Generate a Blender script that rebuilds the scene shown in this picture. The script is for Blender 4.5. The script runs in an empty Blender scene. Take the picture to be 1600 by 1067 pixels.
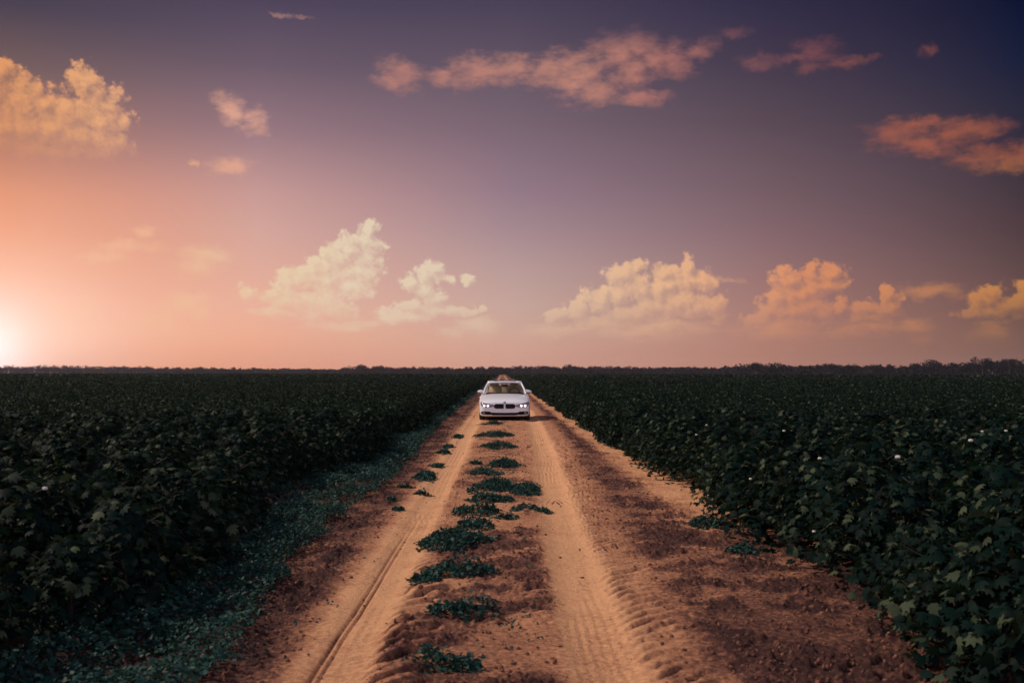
import bpy, bmesh, math, random
import numpy as np
from mathutils import Vector, Matrix
from mathutils.bvhtree import BVHTree

S = bpy.context.scene
C = S.collection
RNG = np.random.default_rng(11)
random.seed(5)
R = math.radians

# ------------------------------------------------------------------ camera
FPX = 1556.0            # focal length in photograph pixels (35 mm lens)
EYE = 1.76
PITCH = math.atan((582 - 533.5) / FPX)
YAW = math.atan(15 / FPX)      # to the right
cam_d = bpy.data.cameras.new("camera"); cam = bpy.data.objects.new("camera", cam_d); C.objects.link(cam)
cam_d.sensor_width = 36; cam_d.lens = 35.0
cam_d.clip_start = 0.1; cam_d.clip_end = 6000
cam.location = (0, 0, EYE)
cam.rotation_euler = (math.pi / 2 + PITCH, 0, -YAW)
cam_d.dof.use_dof = True; cam_d.dof.focus_distance = 34; cam_d.dof.aperture_fstop = 4.0
S.camera = cam
CM = cam.rotation_euler.to_matrix()

def ray(px, py):
    return (CM @ Vector(((px - 800) / FPX, -(py - 533.5) / FPX, -1))).normalized()

def gp(px, py, z=0.0):
    d = ray(px, py); t = (z - EYE) / d.z
    return Vector((d.x * t, d.y * t, z))

def azel(px, py):
    d = ray(px, py)
    return math.degrees(math.atan2(d.x, d.y)), math.degrees(math.asin(d.z))

def lin(c):
    return tuple((v / 255 / 12.92) if v <= 10 else ((v / 255 + 0.055) / 1.055) ** 2.4 for v in c)

# ------------------------------------------------------------------ node helper
class NT:
    def __init__(self, tree): self.t = tree; self.n = tree.nodes; self.l = tree.links
    def add(self, typ, **kw):
        nd = self.n.new(typ)
        for k, v in kw.items(): setattr(nd, k, v)
        return nd
    def put(self, sock, v):
        if isinstance(v, bpy.types.NodeSocket): self.l.new(v, sock)
        elif v is not None: sock.default_value = v
    def m(self, op, a, b=None, c=None, clamp=False):
        nd = self.add('ShaderNodeMath', operation=op, use_clamp=clamp)
        for i, v in enumerate((a, b, c)): self.put(nd.inputs[i], v)
        return nd.outputs[0]
    def vm(self, op, a, b=None, c=None):
        nd = self.add('ShaderNodeVectorMath', operation=op)
        for i, v in enumerate((a, b, c)): self.put(nd.inputs[i], v)
        return nd.outputs['Value'] if op in ('LENGTH', 'DOT_PRODUCT', 'DISTANCE') else nd.outputs[0]
    def rng(self, v, a, b, c=0.0, d=1.0, smooth=True):
        nd = self.add('ShaderNodeMapRange', interpolation_type='SMOOTHSTEP' if smooth else 'LINEAR')
        for i, x in enumerate((v, a, b, c, d)): self.put(nd.inputs[i], x)
        return nd.outputs[0]
    def mix(self, f, a, b, blend='MIX'):
        nd = self.add('ShaderNodeMix', data_type='RGBA', blend_type=blend)
        self.put(nd.inputs[0], f)
        for s, v in ((nd.inputs[6], a), (nd.inputs[7], b)):
            if isinstance(v, tuple) and len(v) == 3: v = v + (1,)
            self.put(s, v)
        return nd.outputs[2]
    def ramp(self, f, stops):
        nd = self.add('ShaderNodeValToRGB'); cr = nd.color_ramp
        while len(cr.elements) < len(stops): cr.elements.new(0.5)
        for e, (p, c) in zip(cr.elements, stops): e.position = p; e.color = tuple(c) + (1,)
        self.put(nd.inputs[0], f)
        return nd.outputs[0]
    def noise(self, v, scale, detail=3, rough=0.5, dims='3D', out=0, dist=0.0):
        nd = self.add('ShaderNodeTexNoise', noise_dimensions=dims)
        self.put(nd.inputs['Vector'], v); nd.inputs['Scale'].default_value = scale
        nd.inputs['Detail'].default_value = detail; nd.inputs['Roughness'].default_value = rough
        nd.inputs['Distortion'].default_value = dist
        return nd.outputs[out]

# ------------------------------------------------------------------ sun
SUN_AZ, SUN_EL = R(-80), R(45)
sd = Vector((math.sin(SUN_AZ) * math.cos(SUN_EL), math.cos(SUN_AZ) * math.cos(SUN_EL), math.sin(SUN_EL)))
ld = bpy.data.lights.new("sun", 'SUN'); lo = bpy.data.objects.new("sun", ld); C.objects.link(lo)
ld.energy = 3.3; ld.angle = R(0.6); ld.color = (1.0, 0.80, 0.66)
lo.rotation_euler = sd.to_track_quat('Z', 'Y').to_euler(); lo.location = (-40, 10, 40)

# ------------------------------------------------------------------ world: dusk sky with clouds
W = bpy.data.worlds.new("World"); S.world = W; W.use_nodes = True
wt = W.node_tree; wt.nodes.clear(); N = NT(wt)

# blobs: (px, py, rx, ry) in photograph pixels turned into sky directions
SOFT = [  # wispy, low-contrast clouds
    (627,118,38,26),(612,126,26,18),(700,122,40,18),(745,112,50,24),(800,108,50,22),(850,112,46,24),(900,118,52,42),(888,100,30,26),
    (935,142,54,22),(960,80,44,28),(1000,72,44,26),(1035,92,46,28),(1060,100,30,20),(985,110,40,24),(1005,155,48,13),(1095,78,30,14),(1145,52,30,8),
    (1190,98,30,14),(1275,82,38,20),(1240,90,44,8),(1320,95,40,9),(1268,104,22,10),(1450,80,14,9),
    (1400,210,40,24),(1445,225,44,18),(1430,196,60,10),(1490,212,34,22),(1525,200,44,18),(1560,243,66,20),(1610,243,50,22),
    (358,168,24,22),(398,192,22,24),(360,260,36,15),(303,258,10,5),(440,24,20,4),(478,30,14,3),
    (1450,455,50,13),(1430,508,26,14),
    (325,400,44,18),(305,415,34,20),(200,385,44,12),(165,402,36,12),(225,362,16,12),(110,486,44,12),(135,478,14,14),(320,490,14,14),(290,470,40,18),(250,500,30,22),
    (745,512,34,22),(715,522,30,12),(620,497,40,10),(1000,520,110,16),(860,520,60,14),(1330,515,50,12),(1215,520,70,14),(1545,520,34,18),(1440,530,20,9),(540,510,60,10),(1090,440,80,5)]
PUFF = [  # cumulus
    (4,112,24,24),(-20,140,60,50),(40,150,46,34),(70,160,30,26),(10,200,80,50),(75,205,60,46),(100,180,34,40),(133,130,30,30),(145,150,42,34),(165,160,34,30),(160,190,50,36),(120,215,60,36),(190,192,18,20),(170,225,36,26),(60,235,70,24),
    (577,360,17,20),(575,382,34,24),(603,384,13,9),(545,388,32,24),(520,402,34,24),(560,415,44,34),(498,415,30,22),(470,436,42,30),(448,440,22,26),(510,440,60,40),(450,465,40,26),(500,470,54,34),(555,450,36,30),(488,495,28,18),(430,490,50,16),(388,455,22,14),(425,452,16,18),(525,480,50,22),
    (668,430,22,24),(680,424,18,16),(643,440,22,18),(662,455,24,22),(684,438,12,12),(729,440,15,13),(700,440,14,9),(676,470,24,14),(650,480,44,14),(690,485,52,13),(612,492,34,13),(640,494,60,10),(730,488,30,9),(752,483,10,10),
    (975,432,36,30),(990,420,22,16),(968,455,34,32),(1005,450,32,30),(938,470,28,26),(912,462,22,16),(905,478,22,24),(895,490,30,16),(870,494,24,14),(1040,425,24,20),(1036,445,36,30),(1075,418,18,22),(1068,440,34,30),(1060,470,54,36),(1095,445,26,28),(1085,480,44,30),(1112,480,26,26),(990,490,70,26),(1020,480,60,30),(1120,492,18,18),(940,505,60,16),(1050,505,90,14),
    (1235,438,34,26),(1265,428,38,22),(1270,420,18,16),(1298,428,24,20),(1302,445,26,14),(1255,455,60,24),(1215,460,30,26),(1205,480,32,20),(1250,485,70,22),(1262,478,20,16),(1280,492,36,16),(1195,500,40,16),(1310,480,18,18),(1230,505,60,12),
    (1383,460,16,22),(1375,482,30,18),(1350,485,24,16),(1392,475,20,24),(1360,495,44,12),(1380,510,30,12),
    (1530,470,22,22),(1550,465,24,24),(1545,485,50,14),(1580,475,30,20),(1600,458,24,24),(1620,470,50,30),(1520,488,30,9)]

def blob_group(name, blobs, billow, grow=1.0):
    g = bpy.data.node_groups.new(name, 'ShaderNodeTree')
    g.interface.new_socket('P', in_out='INPUT', socket_type='NodeSocketVector')
    g.interface.new_socket('D', in_out='OUTPUT', socket_type='NodeSocketFloat')
    G = NT(g); gi = G.add('NodeGroupInput'); go = G.add('NodeGroupOutput'); p = gi.outputs[0]
    nz = G.noise(p, 0.55, 4, 0.55, '2D', 1)
    q = G.vm('MULTIPLY_ADD', nz, (1.1, 0.9, 0), p); q = G.vm('SUBTRACT', q, (0.55, 0.45, 0))
    nz = G.noise(p, 2.4, 3, 0.6, '2D', 1)
    q = G.vm('MULTIPLY_ADD', nz, (0.34, 0.34, 0), q); q = G.vm('SUBTRACT', q, (0.17, 0.17, 0))
    acc = None
    for (x, y, rx, ry) in blobs:
        a, e = azel(x, y); sx = FPX / rx / 57.3 / grow; sy = FPX / ry / 57.3 / grow
        v = G.vm('MULTIPLY_ADD', q, (sx, sy, 0), (-a * sx, -e * sy, 0))
        L = G.vm('LENGTH', v)
        acc = L if acc is None else G.m('SMOOTH_MIN', acc, L, 0.22)
    d = G.m('SUBTRACT', 1.0, acc)
    if billow:
        vo = G.add('ShaderNodeTexVoronoi', voronoi_dimensions='2D', feature='SMOOTH_F1')
        vo.inputs['Scale'].default_value = 1.25; vo.inputs['Detail'].default_value = 2.4
        vo.inputs['Roughness'].default_value = 0.52; vo.inputs['Lacunarity'].default_value = 2.3
        vo.inputs['Smoothness'].default_value = 0.3
        G.put(vo.inputs['Vector'], G.vm('MULTIPLY_ADD', nz, (0.25, 0.25, 0), p))
        d = G.m('MULTIPLY_ADD', vo.outputs['Distance'], -0.52, G.m('ADD', d, 0.30))
        fn = G.noise(p, 4.5, 4, 0.6, '2D')
        d = G.m('ADD', d, G.m('MULTIPLY', G.m('SUBTRACT', fn, 0.5), 0.15))
    else:
        st = G.vm('MULTIPLY', p, (0.55, 1.25, 1))
        fn = G.noise(st, 1.5, 6, 0.62, '2D')
        d = G.m('ADD', d, G.m('MULTIPLY', G.m('SUBTRACT', fn, 0.52), 1.15))
    G.put(go.inputs[0], d)
    return g

tc = N.add('ShaderNodeTexCoord'); sep = N.add('ShaderNodeSeparateXYZ'); N.put(sep.inputs[0], tc.outputs['Generated'])
x, y, z = sep.outputs
AZ = N.m('MULTIPLY', N.m('ARCTAN2', x, y), 57.29578)
EL = N.m('MULTIPLY', N.m('ARCSINE', z), 57.29578)
comb = N.add('ShaderNodeCombineXYZ'); N.put(comb.inputs[0], AZ); N.put(comb.inputs[1], EL); P = comb.outputs[0]

YS = [582, 560, 520, 480, 420, 360, 300, 200, 100, 0]
COLS = {
    0:    [(250,160,122),(255,178,142),(255,186,152),(254,180,146),(246,164,124),(238,150,108),(226,143,106),(168,116,102),(116,92,92),(72,64,80)],
    400:  [(236,160,126),(237,166,136),(240,176,148),(236,178,155),(226,172,155),(214,166,155),(200,154,149),(150,119,128),(108,90,105),(78,68,90)],
    800:  [(212,156,136),(214,162,142),(208,166,150),(200,166,155),(186,155,152),(166,138,145),(148,122,135),(122,101,114),(96,83,99),(73,64,86)],
    1200: [(186,126,106),(180,126,109),(175,126,113),(166,121,113),(150,113,113),(132,102,108),(117,92,100),(92,75,86),(68,58,76),(48,44,70)],
    1600: [(132,96,82),(127,93,80),(120,88,78),(111,82,76),(95,71,71),(80,61,65),(68,54,62),(46,43,60),(24,31,58),(7,18,48)],
}
ELMAX = 60.0
fe = N.m('DIVIDE', EL, ELMAX, clamp=True)
prev = None; prev_az = None
for px, cs in COLS.items():
    st = []
    for yy, c in zip(YS, cs):
        st.append((max(0.0, azel(px, yy)[1]) / ELMAX, lin(c)))
    st.append((0.62, lin((16, 20, 46)))); st.append((1.0, lin((10, 14, 36))))
    col = N.ramp(fe, st); a = azel(px, 500)[0]
    prev = col if prev is None else N.mix(N.rng(AZ, prev_az, a, smooth=False), prev, col)
    prev_az = a
absaz = N.m('ABSOLUTE', N.m('ADD', AZ, 10.0))
sky = N.mix(N.rng(absaz, 60.0, 125.0), prev, N.ramp(fe, [(0.0, (0.85, 0.73, 0.82)), (0.5, (0.66, 0.60, 0.76)), (0.8, (0.20, 0.18, 0.28)), (1.0, (0.06, 0.06, 0.12))]))  # unseen sky behind the camera, brightened as fill light for shaded fronts

# the low sun's glow at the left end of the horizon
ga, ge = azel(-28, 563)
dv = N.vm('LENGTH', N.vm('MULTIPLY', N.vm('SUBTRACT', P, (ga, ge, 0)), (1.0, 0.85, 0)))
g1 = N.m('POWER', 2.71828, N.m('MULTIPLY', N.m('POWER', N.m('DIVIDE', dv, 2.0), 2.0), -1.0))
g2 = N.m('POWER', 2.71828, N.m('MULTIPLY', N.m('POWER', N.m('DIVIDE', dv, 5.8), 2.0), -1.0))
sky = N.mix(1.0, sky, N.mix(g2, (0, 0, 0), (0.15, 0.26, 0.27)), 'ADD')
sky = N.mix(1.0, sky, N.mix(g1, (0, 0, 0), (0.36, 0.40, 0.52)), 'ADD')

# the sun itself, a hot spot on the horizon just past the left edge
sa, se = azel(-70, 566)
g3 = N.m('LESS_THAN', N.vm('LENGTH', N.vm('SUBTRACT', P, (sa, se, 0))), 0.75)
sky = N.mix(1.0, sky, N.mix(g3, (0, 0, 0), (420, 190, 72)), 'ADD')

# faint daylight left in the upper sky behind the camera
nish = N.add('ShaderNodeTexSky'); nish.sky_type = 'NISHITA'; nish.sun_disc = False
nish.sun_elevation = SUN_EL; nish.sun_rotation = SUN_AZ
nk = N.m('MULTIPLY', N.rng(EL, 26.0, 60.0), 0.006)
sky = N.mix(1.0, sky, N.vm('SCALE', nish.outputs[0]), 'ADD')
for nd in wt.nodes:
    if nd.bl_idname == 'ShaderNodeVectorMath' and nd.operation == 'SCALE': N.put(nd.inputs['Scale'], nk)

def use(g, p):
    nd = N.add('ShaderNodeGroup'); nd.node_tree = g; N.put(nd.inputs[0], p); return nd.outputs[0]
gp_puff = blob_group('cumulus', PUFF, True, 1.12); gp_soft = blob_group('wisps', SOFT, False, 1.38)
# colours of lit cloud, by direction along the horizon
def azr(stops):
    f = N.rng(AZ, -30.0, 30.0, smooth=False)
    return N.ramp(f, [((azel(px, 450)[0] + 30) / 60, lin(c)) for px, c in stops])
lowc = azr([(0, (255,214,180)), (250, (244,194,150)), (420, (232,206,170)), (560, (232,214,182)), (700, (228,208,180)), (880, (234,196,158)), (1080, (236,180,136)), (1250, (224,146,100)), (1400, (214,140,92)), (1600, (206,138,74))])
highc = azr([(0, (228,156,104)), (150, (234,170,122)), (370, (222,164,142)), (620, (180,124,114)), (900, (190,132,116)), (1000, (178,118,108)), (1270, (142,84,84)), (1420, (160,92,74)), (1600, (140,80,66))])
cc = N.mix(N.rng(EL, 8.5, 11.5), lowc, highc)
D0 = use(gp_puff, P); D1 = use(gp_puff, N.vm('ADD', P, (-0.30, 0.34, 0)))
al = N.rng(D0, 0.02, 0.40)
rel = N.m('MULTIPLY_ADD', N.m('SUBTRACT', D0, D1), 1.25, 0.46, clamp=True)
base = N.m('MULTIPLY', N.rng(EL, 1.2, 5.0, 0.0, 0.86), N.m('LESS_THAN', EL, 10.0))
base = N.m('MAXIMUM', base, N.rng(EL, 10.2, 13.2, 0.0, 0.95))
al = N.m('MULTIPLY', N.m('MULTIPLY', al, base), N.m('MULTIPLY_ADD', rel, 0.66, 0.32))
glowfade = N.rng(dv, 3.0, 11.0, 0.25, 1.0)
al = N.m('MULTIPLY', al, glowfade)
Ds = use(gp_soft, P)
als = N.m('MULTIPLY', N.rng(Ds, 0.0, 1.0), N.rng(EL, 1.0, 3.2))
tone = N.noise(N.vm('MULTIPLY', P, (0.7, 1.3, 1)), 0.9, 4, 0.6, '2D')
als = N.m('MULTIPLY', als, N.rng(tone, 0.30, 0.62, 0.72, 1.0))
als = N.m('MULTIPLY', als, N.m('SUBTRACT', 1.0, N.m('MULTIPLY', N.rng(AZ, 8.0, 14.0), N.rng(EL, 14.5, 16.5, 0.0, 0.45))))
als = N.m('MULTIPLY', als, N.rng(EL, 8.0, 11.0, 0.55, 0.95))
als = N.m('MULTIPLY', als, N.rng(dv, 3.0, 12.0, 0.6, 1.0))
als = N.m('MULTIPLY', als, N.rng(EL, 17.6, 19.0, 1.0, 0.35))
cloudy = N.mix(al, N.mix(als, sky, cc), cc)
# clouds stand only in the part of the sky ahead; elsewhere the sky is clear
win = N.m('MULTIPLY', N.m('LESS_THAN', N.m('ABSOLUTE', AZ), 40.0), N.m('MULTIPLY', N.m('LESS_THAN', EL, 26.0), N.m('GREATER_THAN', EL, 0.0)))
b0 = N.add('ShaderNodeBackground'); b1 = N.add('ShaderNodeBackground'); out = N.add('ShaderNodeOutputWorld')
N.put(b0.inputs[0], sky); N.put(b1.inputs[0], cloudy)
mx = N.add('ShaderNodeMixShader'); N.put(mx.inputs[0], win); N.l.new(b0.outputs[0], mx.inputs[1]); N.l.new(b1.outputs[0], mx.inputs[2])
N.l.new(mx.outputs[0], out.inputs[0])

# ------------------------------------------------------------------ materials
def mat(name, col=(0.5, 0.5, 0.5), rough=0.5, metal=0.0, **kw):
    m = bpy.data.materials.new(name); m.use_nodes = True
    b = m.node_tree.nodes['Principled BSDF']
    b.inputs['Base Color'].default_value = tuple(col) + (1,)
    b.inputs['Roughness'].default_value = rough; b.inputs['Metallic'].default_value = metal
    for k, v in kw.items(): b.inputs[k.replace('_', ' ')].default_value = v
    m['_'] = 0
    return m
def bsdf(m): return m.node_tree.nodes['Principled BSDF']

def leaf_mat(name, c1, c2, c3, rough=0.45, trans=0.25, spec=0.35):
    m = mat(name, c1, rough); n = NT(m.node_tree); b = bsdf(m)
    at = n.add('ShaderNodeAttribute'); at.attribute_name = 'rnd'
    oi = n.add('ShaderNodeObjectInfo')
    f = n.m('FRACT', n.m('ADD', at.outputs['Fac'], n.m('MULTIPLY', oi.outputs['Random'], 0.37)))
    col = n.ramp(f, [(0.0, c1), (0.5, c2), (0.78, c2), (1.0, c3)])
    n.put(b.inputs['Base Color'], col); b.inputs['Specular IOR Level'].default_value = spec
    tr = n.add('ShaderNodeBsdfTranslucent'); n.put(tr.inputs[0], n.mix(0.5, col, (0.03, 0.06, 0.012)))
    mx = n.add('ShaderNodeMixShader'); mx.inputs[0].default_value = trans
    n.l.new(b.outputs[0], mx.inputs[1]); n.l.new(tr.outputs[0], mx.inputs[2])
    n.l.new(mx.outputs[0], m.node_tree.nodes['Material Output'].inputs[0])
    return m
M_COTTON = leaf_mat('cotton_leaf', (0.0013, 0.0075, 0.0068), (0.003, 0.014, 0.0115), (0.070, 0.095, 0.055), 0.6, 0.2, 0.06)  # lightest leaf tone is a painted glint, standing in for specular highlights
M_WEED = leaf_mat('weed_leaf', (0.009, 0.040, 0.037), (0.017, 0.062, 0.054), (0.05, 0.095, 0.075), 0.55, 0.15, 0.15)
M_TREE = leaf_mat('tree_leaf', (0.006, 0.009, 0.015), (0.011, 0.014, 0.020), (0.022, 0.022, 0.020), 0.8, 0.1, 0.05)  # bluish distance haze put into the leaf colour
M_STEM = mat('plant_stem', (0.045, 0.03, 0.022), 0.8)
M_BARK = mat('tree_bark', (0.05, 0.04, 0.035), 0.9)
M_BOLL = mat('cotton_fibre', (0.55, 0.53, 0.50), 0.95)
M_INNER_SHADE = mat('field_inner_shade', (0.006, 0.016, 0.013), 0.9)

def soil_nodes(m, road):
    n = NT(m.node_tree); b = bsdf(m)
    geo = n.add('ShaderNodeNewGeometry'); p = geo.outputs['Position']
    fine = n.noise(p, 24, 6, 0.68); med = n.noise(p, 2.2, 4, 0.6); grit = n.noise(p, 140, 3, 0.7)
    if road:
        at = n.add('ShaderNodeAttribute'); at.attribute_name = 'packed_and_vignette'
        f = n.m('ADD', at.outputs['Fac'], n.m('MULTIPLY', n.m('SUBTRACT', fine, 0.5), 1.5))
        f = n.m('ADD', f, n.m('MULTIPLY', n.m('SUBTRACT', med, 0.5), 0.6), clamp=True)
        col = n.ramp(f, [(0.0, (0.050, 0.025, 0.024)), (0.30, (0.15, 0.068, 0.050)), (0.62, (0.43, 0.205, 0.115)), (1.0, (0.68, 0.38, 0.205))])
    else:
        col = n.ramp(med, [(0.3, (0.11, 0.05, 0.035)), (0.7, (0.22, 0.10, 0.06))])
    n.put(b.inputs['Base Color'], col)
    h = n.m('MULTIPLY_ADD', grit, 0.4, fine)
    bp = n.add('ShaderNodeBump'); bp.inputs['Strength'].default_value = 0.8; bp.inputs['Distance'].default_value = 0.03
    n.put(bp.inputs['Height'], h); n.l.new(bp.outputs[0], b.inputs['Normal'])
    b.inputs['Specular IOR Level'].default_value = 0.15
M_ROAD = mat('sandy_soil', rough=0.95); soil_nodes(M_ROAD, True)
M_SOIL = mat('field_soil', rough=0.95); soil_nodes(M_SOIL, False)

# ------------------------------------------------------------------ mesh helpers
def raw_mesh(name, V, faces_flat, sizes, attrs=None, smooth=False):
    me = bpy.data.meshes.new(name)
    V = np.ascontiguousarray(V, dtype=np.float32)
    me.vertices.add(len(V)); me.vertices.foreach_set('co', V.ravel())
    ff = np.ascontiguousarray(faces_flat, dtype=np.int32).ravel()
    sz = np.ascontiguousarray(sizes, dtype=np.int32)
    me.loops.add(len(ff)); me.loops.foreach_set('vertex_index', ff)
    me.polygons.add(len(sz)); st = np.zeros(len(sz), np.int32); st[1:] = np.cumsum(sz)[:-1]
    me.polygons.foreach_set('loop_start', st)
    if smooth: me.polygons.foreach_set('use_smooth', np.ones(len(sz), bool))
    me.update(calc_edges=True)
    for k, v in (attrs or {}).items():
        a = me.attributes.new(k, 'FLOAT', 'POINT'); a.data.foreach_set('value', np.ascontiguousarray(v, np.float32))
    return me

def link(name, me, m=None, parent=None, loc=None):
    o = bpy.data.objects.new(name, me); C.objects.link(o)
    if m is not None and me is not None:
        for q in (m if isinstance(m, (list, tuple)) else [m]): me.materials.append(q)
    if parent is not None: o.parent = parent
    if loc is not None: o.location = loc
    return o
def empty(name, loc=(0, 0, 0), rz=0.0):
    o = bpy.data.objects.new(name, None); C.objects.link(o); o.location = loc; o.rotation_euler.z = rz
    o.empty_display_size = 0.2
    return o
def tag(o, label=None, cat=None, group=None, kind=None):
    if label: o['label'] = label
    if cat: o['category'] = cat
    if group: o['group'] = group
    if kind: o['kind'] = kind
    return o

# leaf templates: verts, triangle fan
def fan_template(pts, centre):
    V = [centre] + pts; k = len(pts)
    T = [(0, 1 + i, 1 + (i + 1) % k) for i in range(k)]
    return np.array(V, float), np.array(T, int)
half = [(0.16, -0.06), (0.44, 0.06), (0.62, 0.34), (0.30, 0.40), (0.42, 0.74), (0.14, 0.66)]
pts = [(0, 0)] + half + [(0, 1.0)] + [(-a, b) for a, b in reversed(half)]
T_LOBED = fan_template([(a, b, -0.22 * a * a * 2 - 0.18 * b * b) for a, b in pts], (0, 0.36, 0.03))
pts = [(0, 0), (0.42, 0.2), (0.26, 0.55), (0, 1.0), (-0.26, 0.55), (-0.42, 0.2)]
T_OVAL = (np.array([(a, b, -0.25 * a * a - 0.15 * b * b) for a, b in pts]), np.array([(0, 1, 2), (0, 2, 3), (0, 3, 4), (0, 4, 5)]))
T_KITE = (np.array([(0, 0, 0), (0.45, 0.42, -0.05), (0, 1.0, -0.12), (-0.45, 0.42, -0.05)]), np.array([(0, 1, 2), (0, 2, 3)]))

def leaves(pos, nrm, size, tmpl, rng, up=None):
    """Scatter a leaf template at pos with normals nrm; returns verts, tris, rnd."""
    n = len(pos); tv, tf = tmpl
    nrm = nrm / (np.linalg.norm(nrm, axis=1, keepdims=True) + 1e-9)
    a = rng.normal(size=(n, 3)) if up is None else up + rng.normal(size=(n, 3)) * 0.5
    t = a - nrm * np.sum(a * nrm, axis=1, keepdims=True); t /= (np.linalg.norm(t, axis=1, keepdims=True) + 1e-9)
    s = np.cross(t, nrm)
    V = (pos[:, None, :] + size[:, None, None] * (tv[None, :, 0:1] * s[:, None, :] + tv[None, :, 1:2] * t[:, None, :] + tv[None, :, 2:3] * nrm[:, None, :]))
    F = (tf[None] + (np.arange(n) * len(tv))[:, None, None]).reshape(-1, 3)
    rnd = np.repeat(rng.random(n), len(tv))
    return V.reshape(-1, 3), F, rnd
def merge(parts):
    V, F, Rn, o = [], [], [], 0
    for v, f, r in parts:
        V.append(v); F.append(f + o); Rn.append(r); o += len(v)
    return np.concatenate(V), np.concatenate(F), np.concatenate(Rn)
def leaf_mesh(name, parts):
    V, F, r = merge(parts)
    return raw_mesh(name, V, F, np.full(len(F), 3), {'rnd': r})

# value noise
_T = np.random.default_rng(3).random((256, 256))
def vn(x, y):
    x = np.asarray(x, float); y = np.asarray(y, float)
    xi = np.floor(x).astype(int); yi = np.floor(y).astype(int); fx = x - xi; fy = y - yi
    fx = fx * fx * (3 - 2 * fx); fy = fy * fy * (3 - 2 * fy)
    a = _T[xi & 255, yi & 255]; b = _T[(xi + 1) & 255, yi & 255]; c = _T[xi & 255, (yi + 1) & 255]; d = _T[(xi + 1) & 255, (yi + 1) & 255]
    return (a * (1 - fx) + b * fx) * (1 - fy) + (c * (1 - fx) + d * fx) * fy
def fbm(x, y, o=4, g=0.5):
    s = 0; a = 1; t = 0
    for i in range(o):
        s = s + a * vn(x * 2 ** i + 17.3 * i, y * 2 ** i + 9.1 * i); t += a; a *= g
    return s / t
def ss(x, a, b):
    t = np.clip((np.asarray(x, float) - a) / (b - a), 0, 1); return t * t * (3 - 2 * t)

# ------------------------------------------------------------------ ground and road
def rise(X, Y=0): return 0.18 * ss(-np.asarray(X, float), 6, 55)

gx = np.unique(np.concatenate([np.linspace(-1500, -70, 24), np.linspace(-70, -3, 40), np.linspace(-3, 70, 12), np.linspace(70, 1500, 20)]))
gy = np.unique(np.concatenate([np.linspace(-120, 0, 6), np.linspace(0, 200, 30), np.linspace(200, 1500, 20)]))
GX, GY = np.meshgrid(gx, gy)
def grid_faces(r, c):
    i = np.arange(r * c).reshape(r, c)
    return np.stack([i[:-1, :-1], i[:-1, 1:], i[1:, 1:], i[1:, :-1]], -1).reshape(-1, 4)
V = np.stack([GX, GY, rise(GX) - 0.05], -1).reshape(-1, 3)
F = grid_faces(*GX.shape)
tag(link('ground', raw_mesh('ground', V, F, np.full(len(F), 4), smooth=True), M_SOIL), kind='structure')

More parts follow.
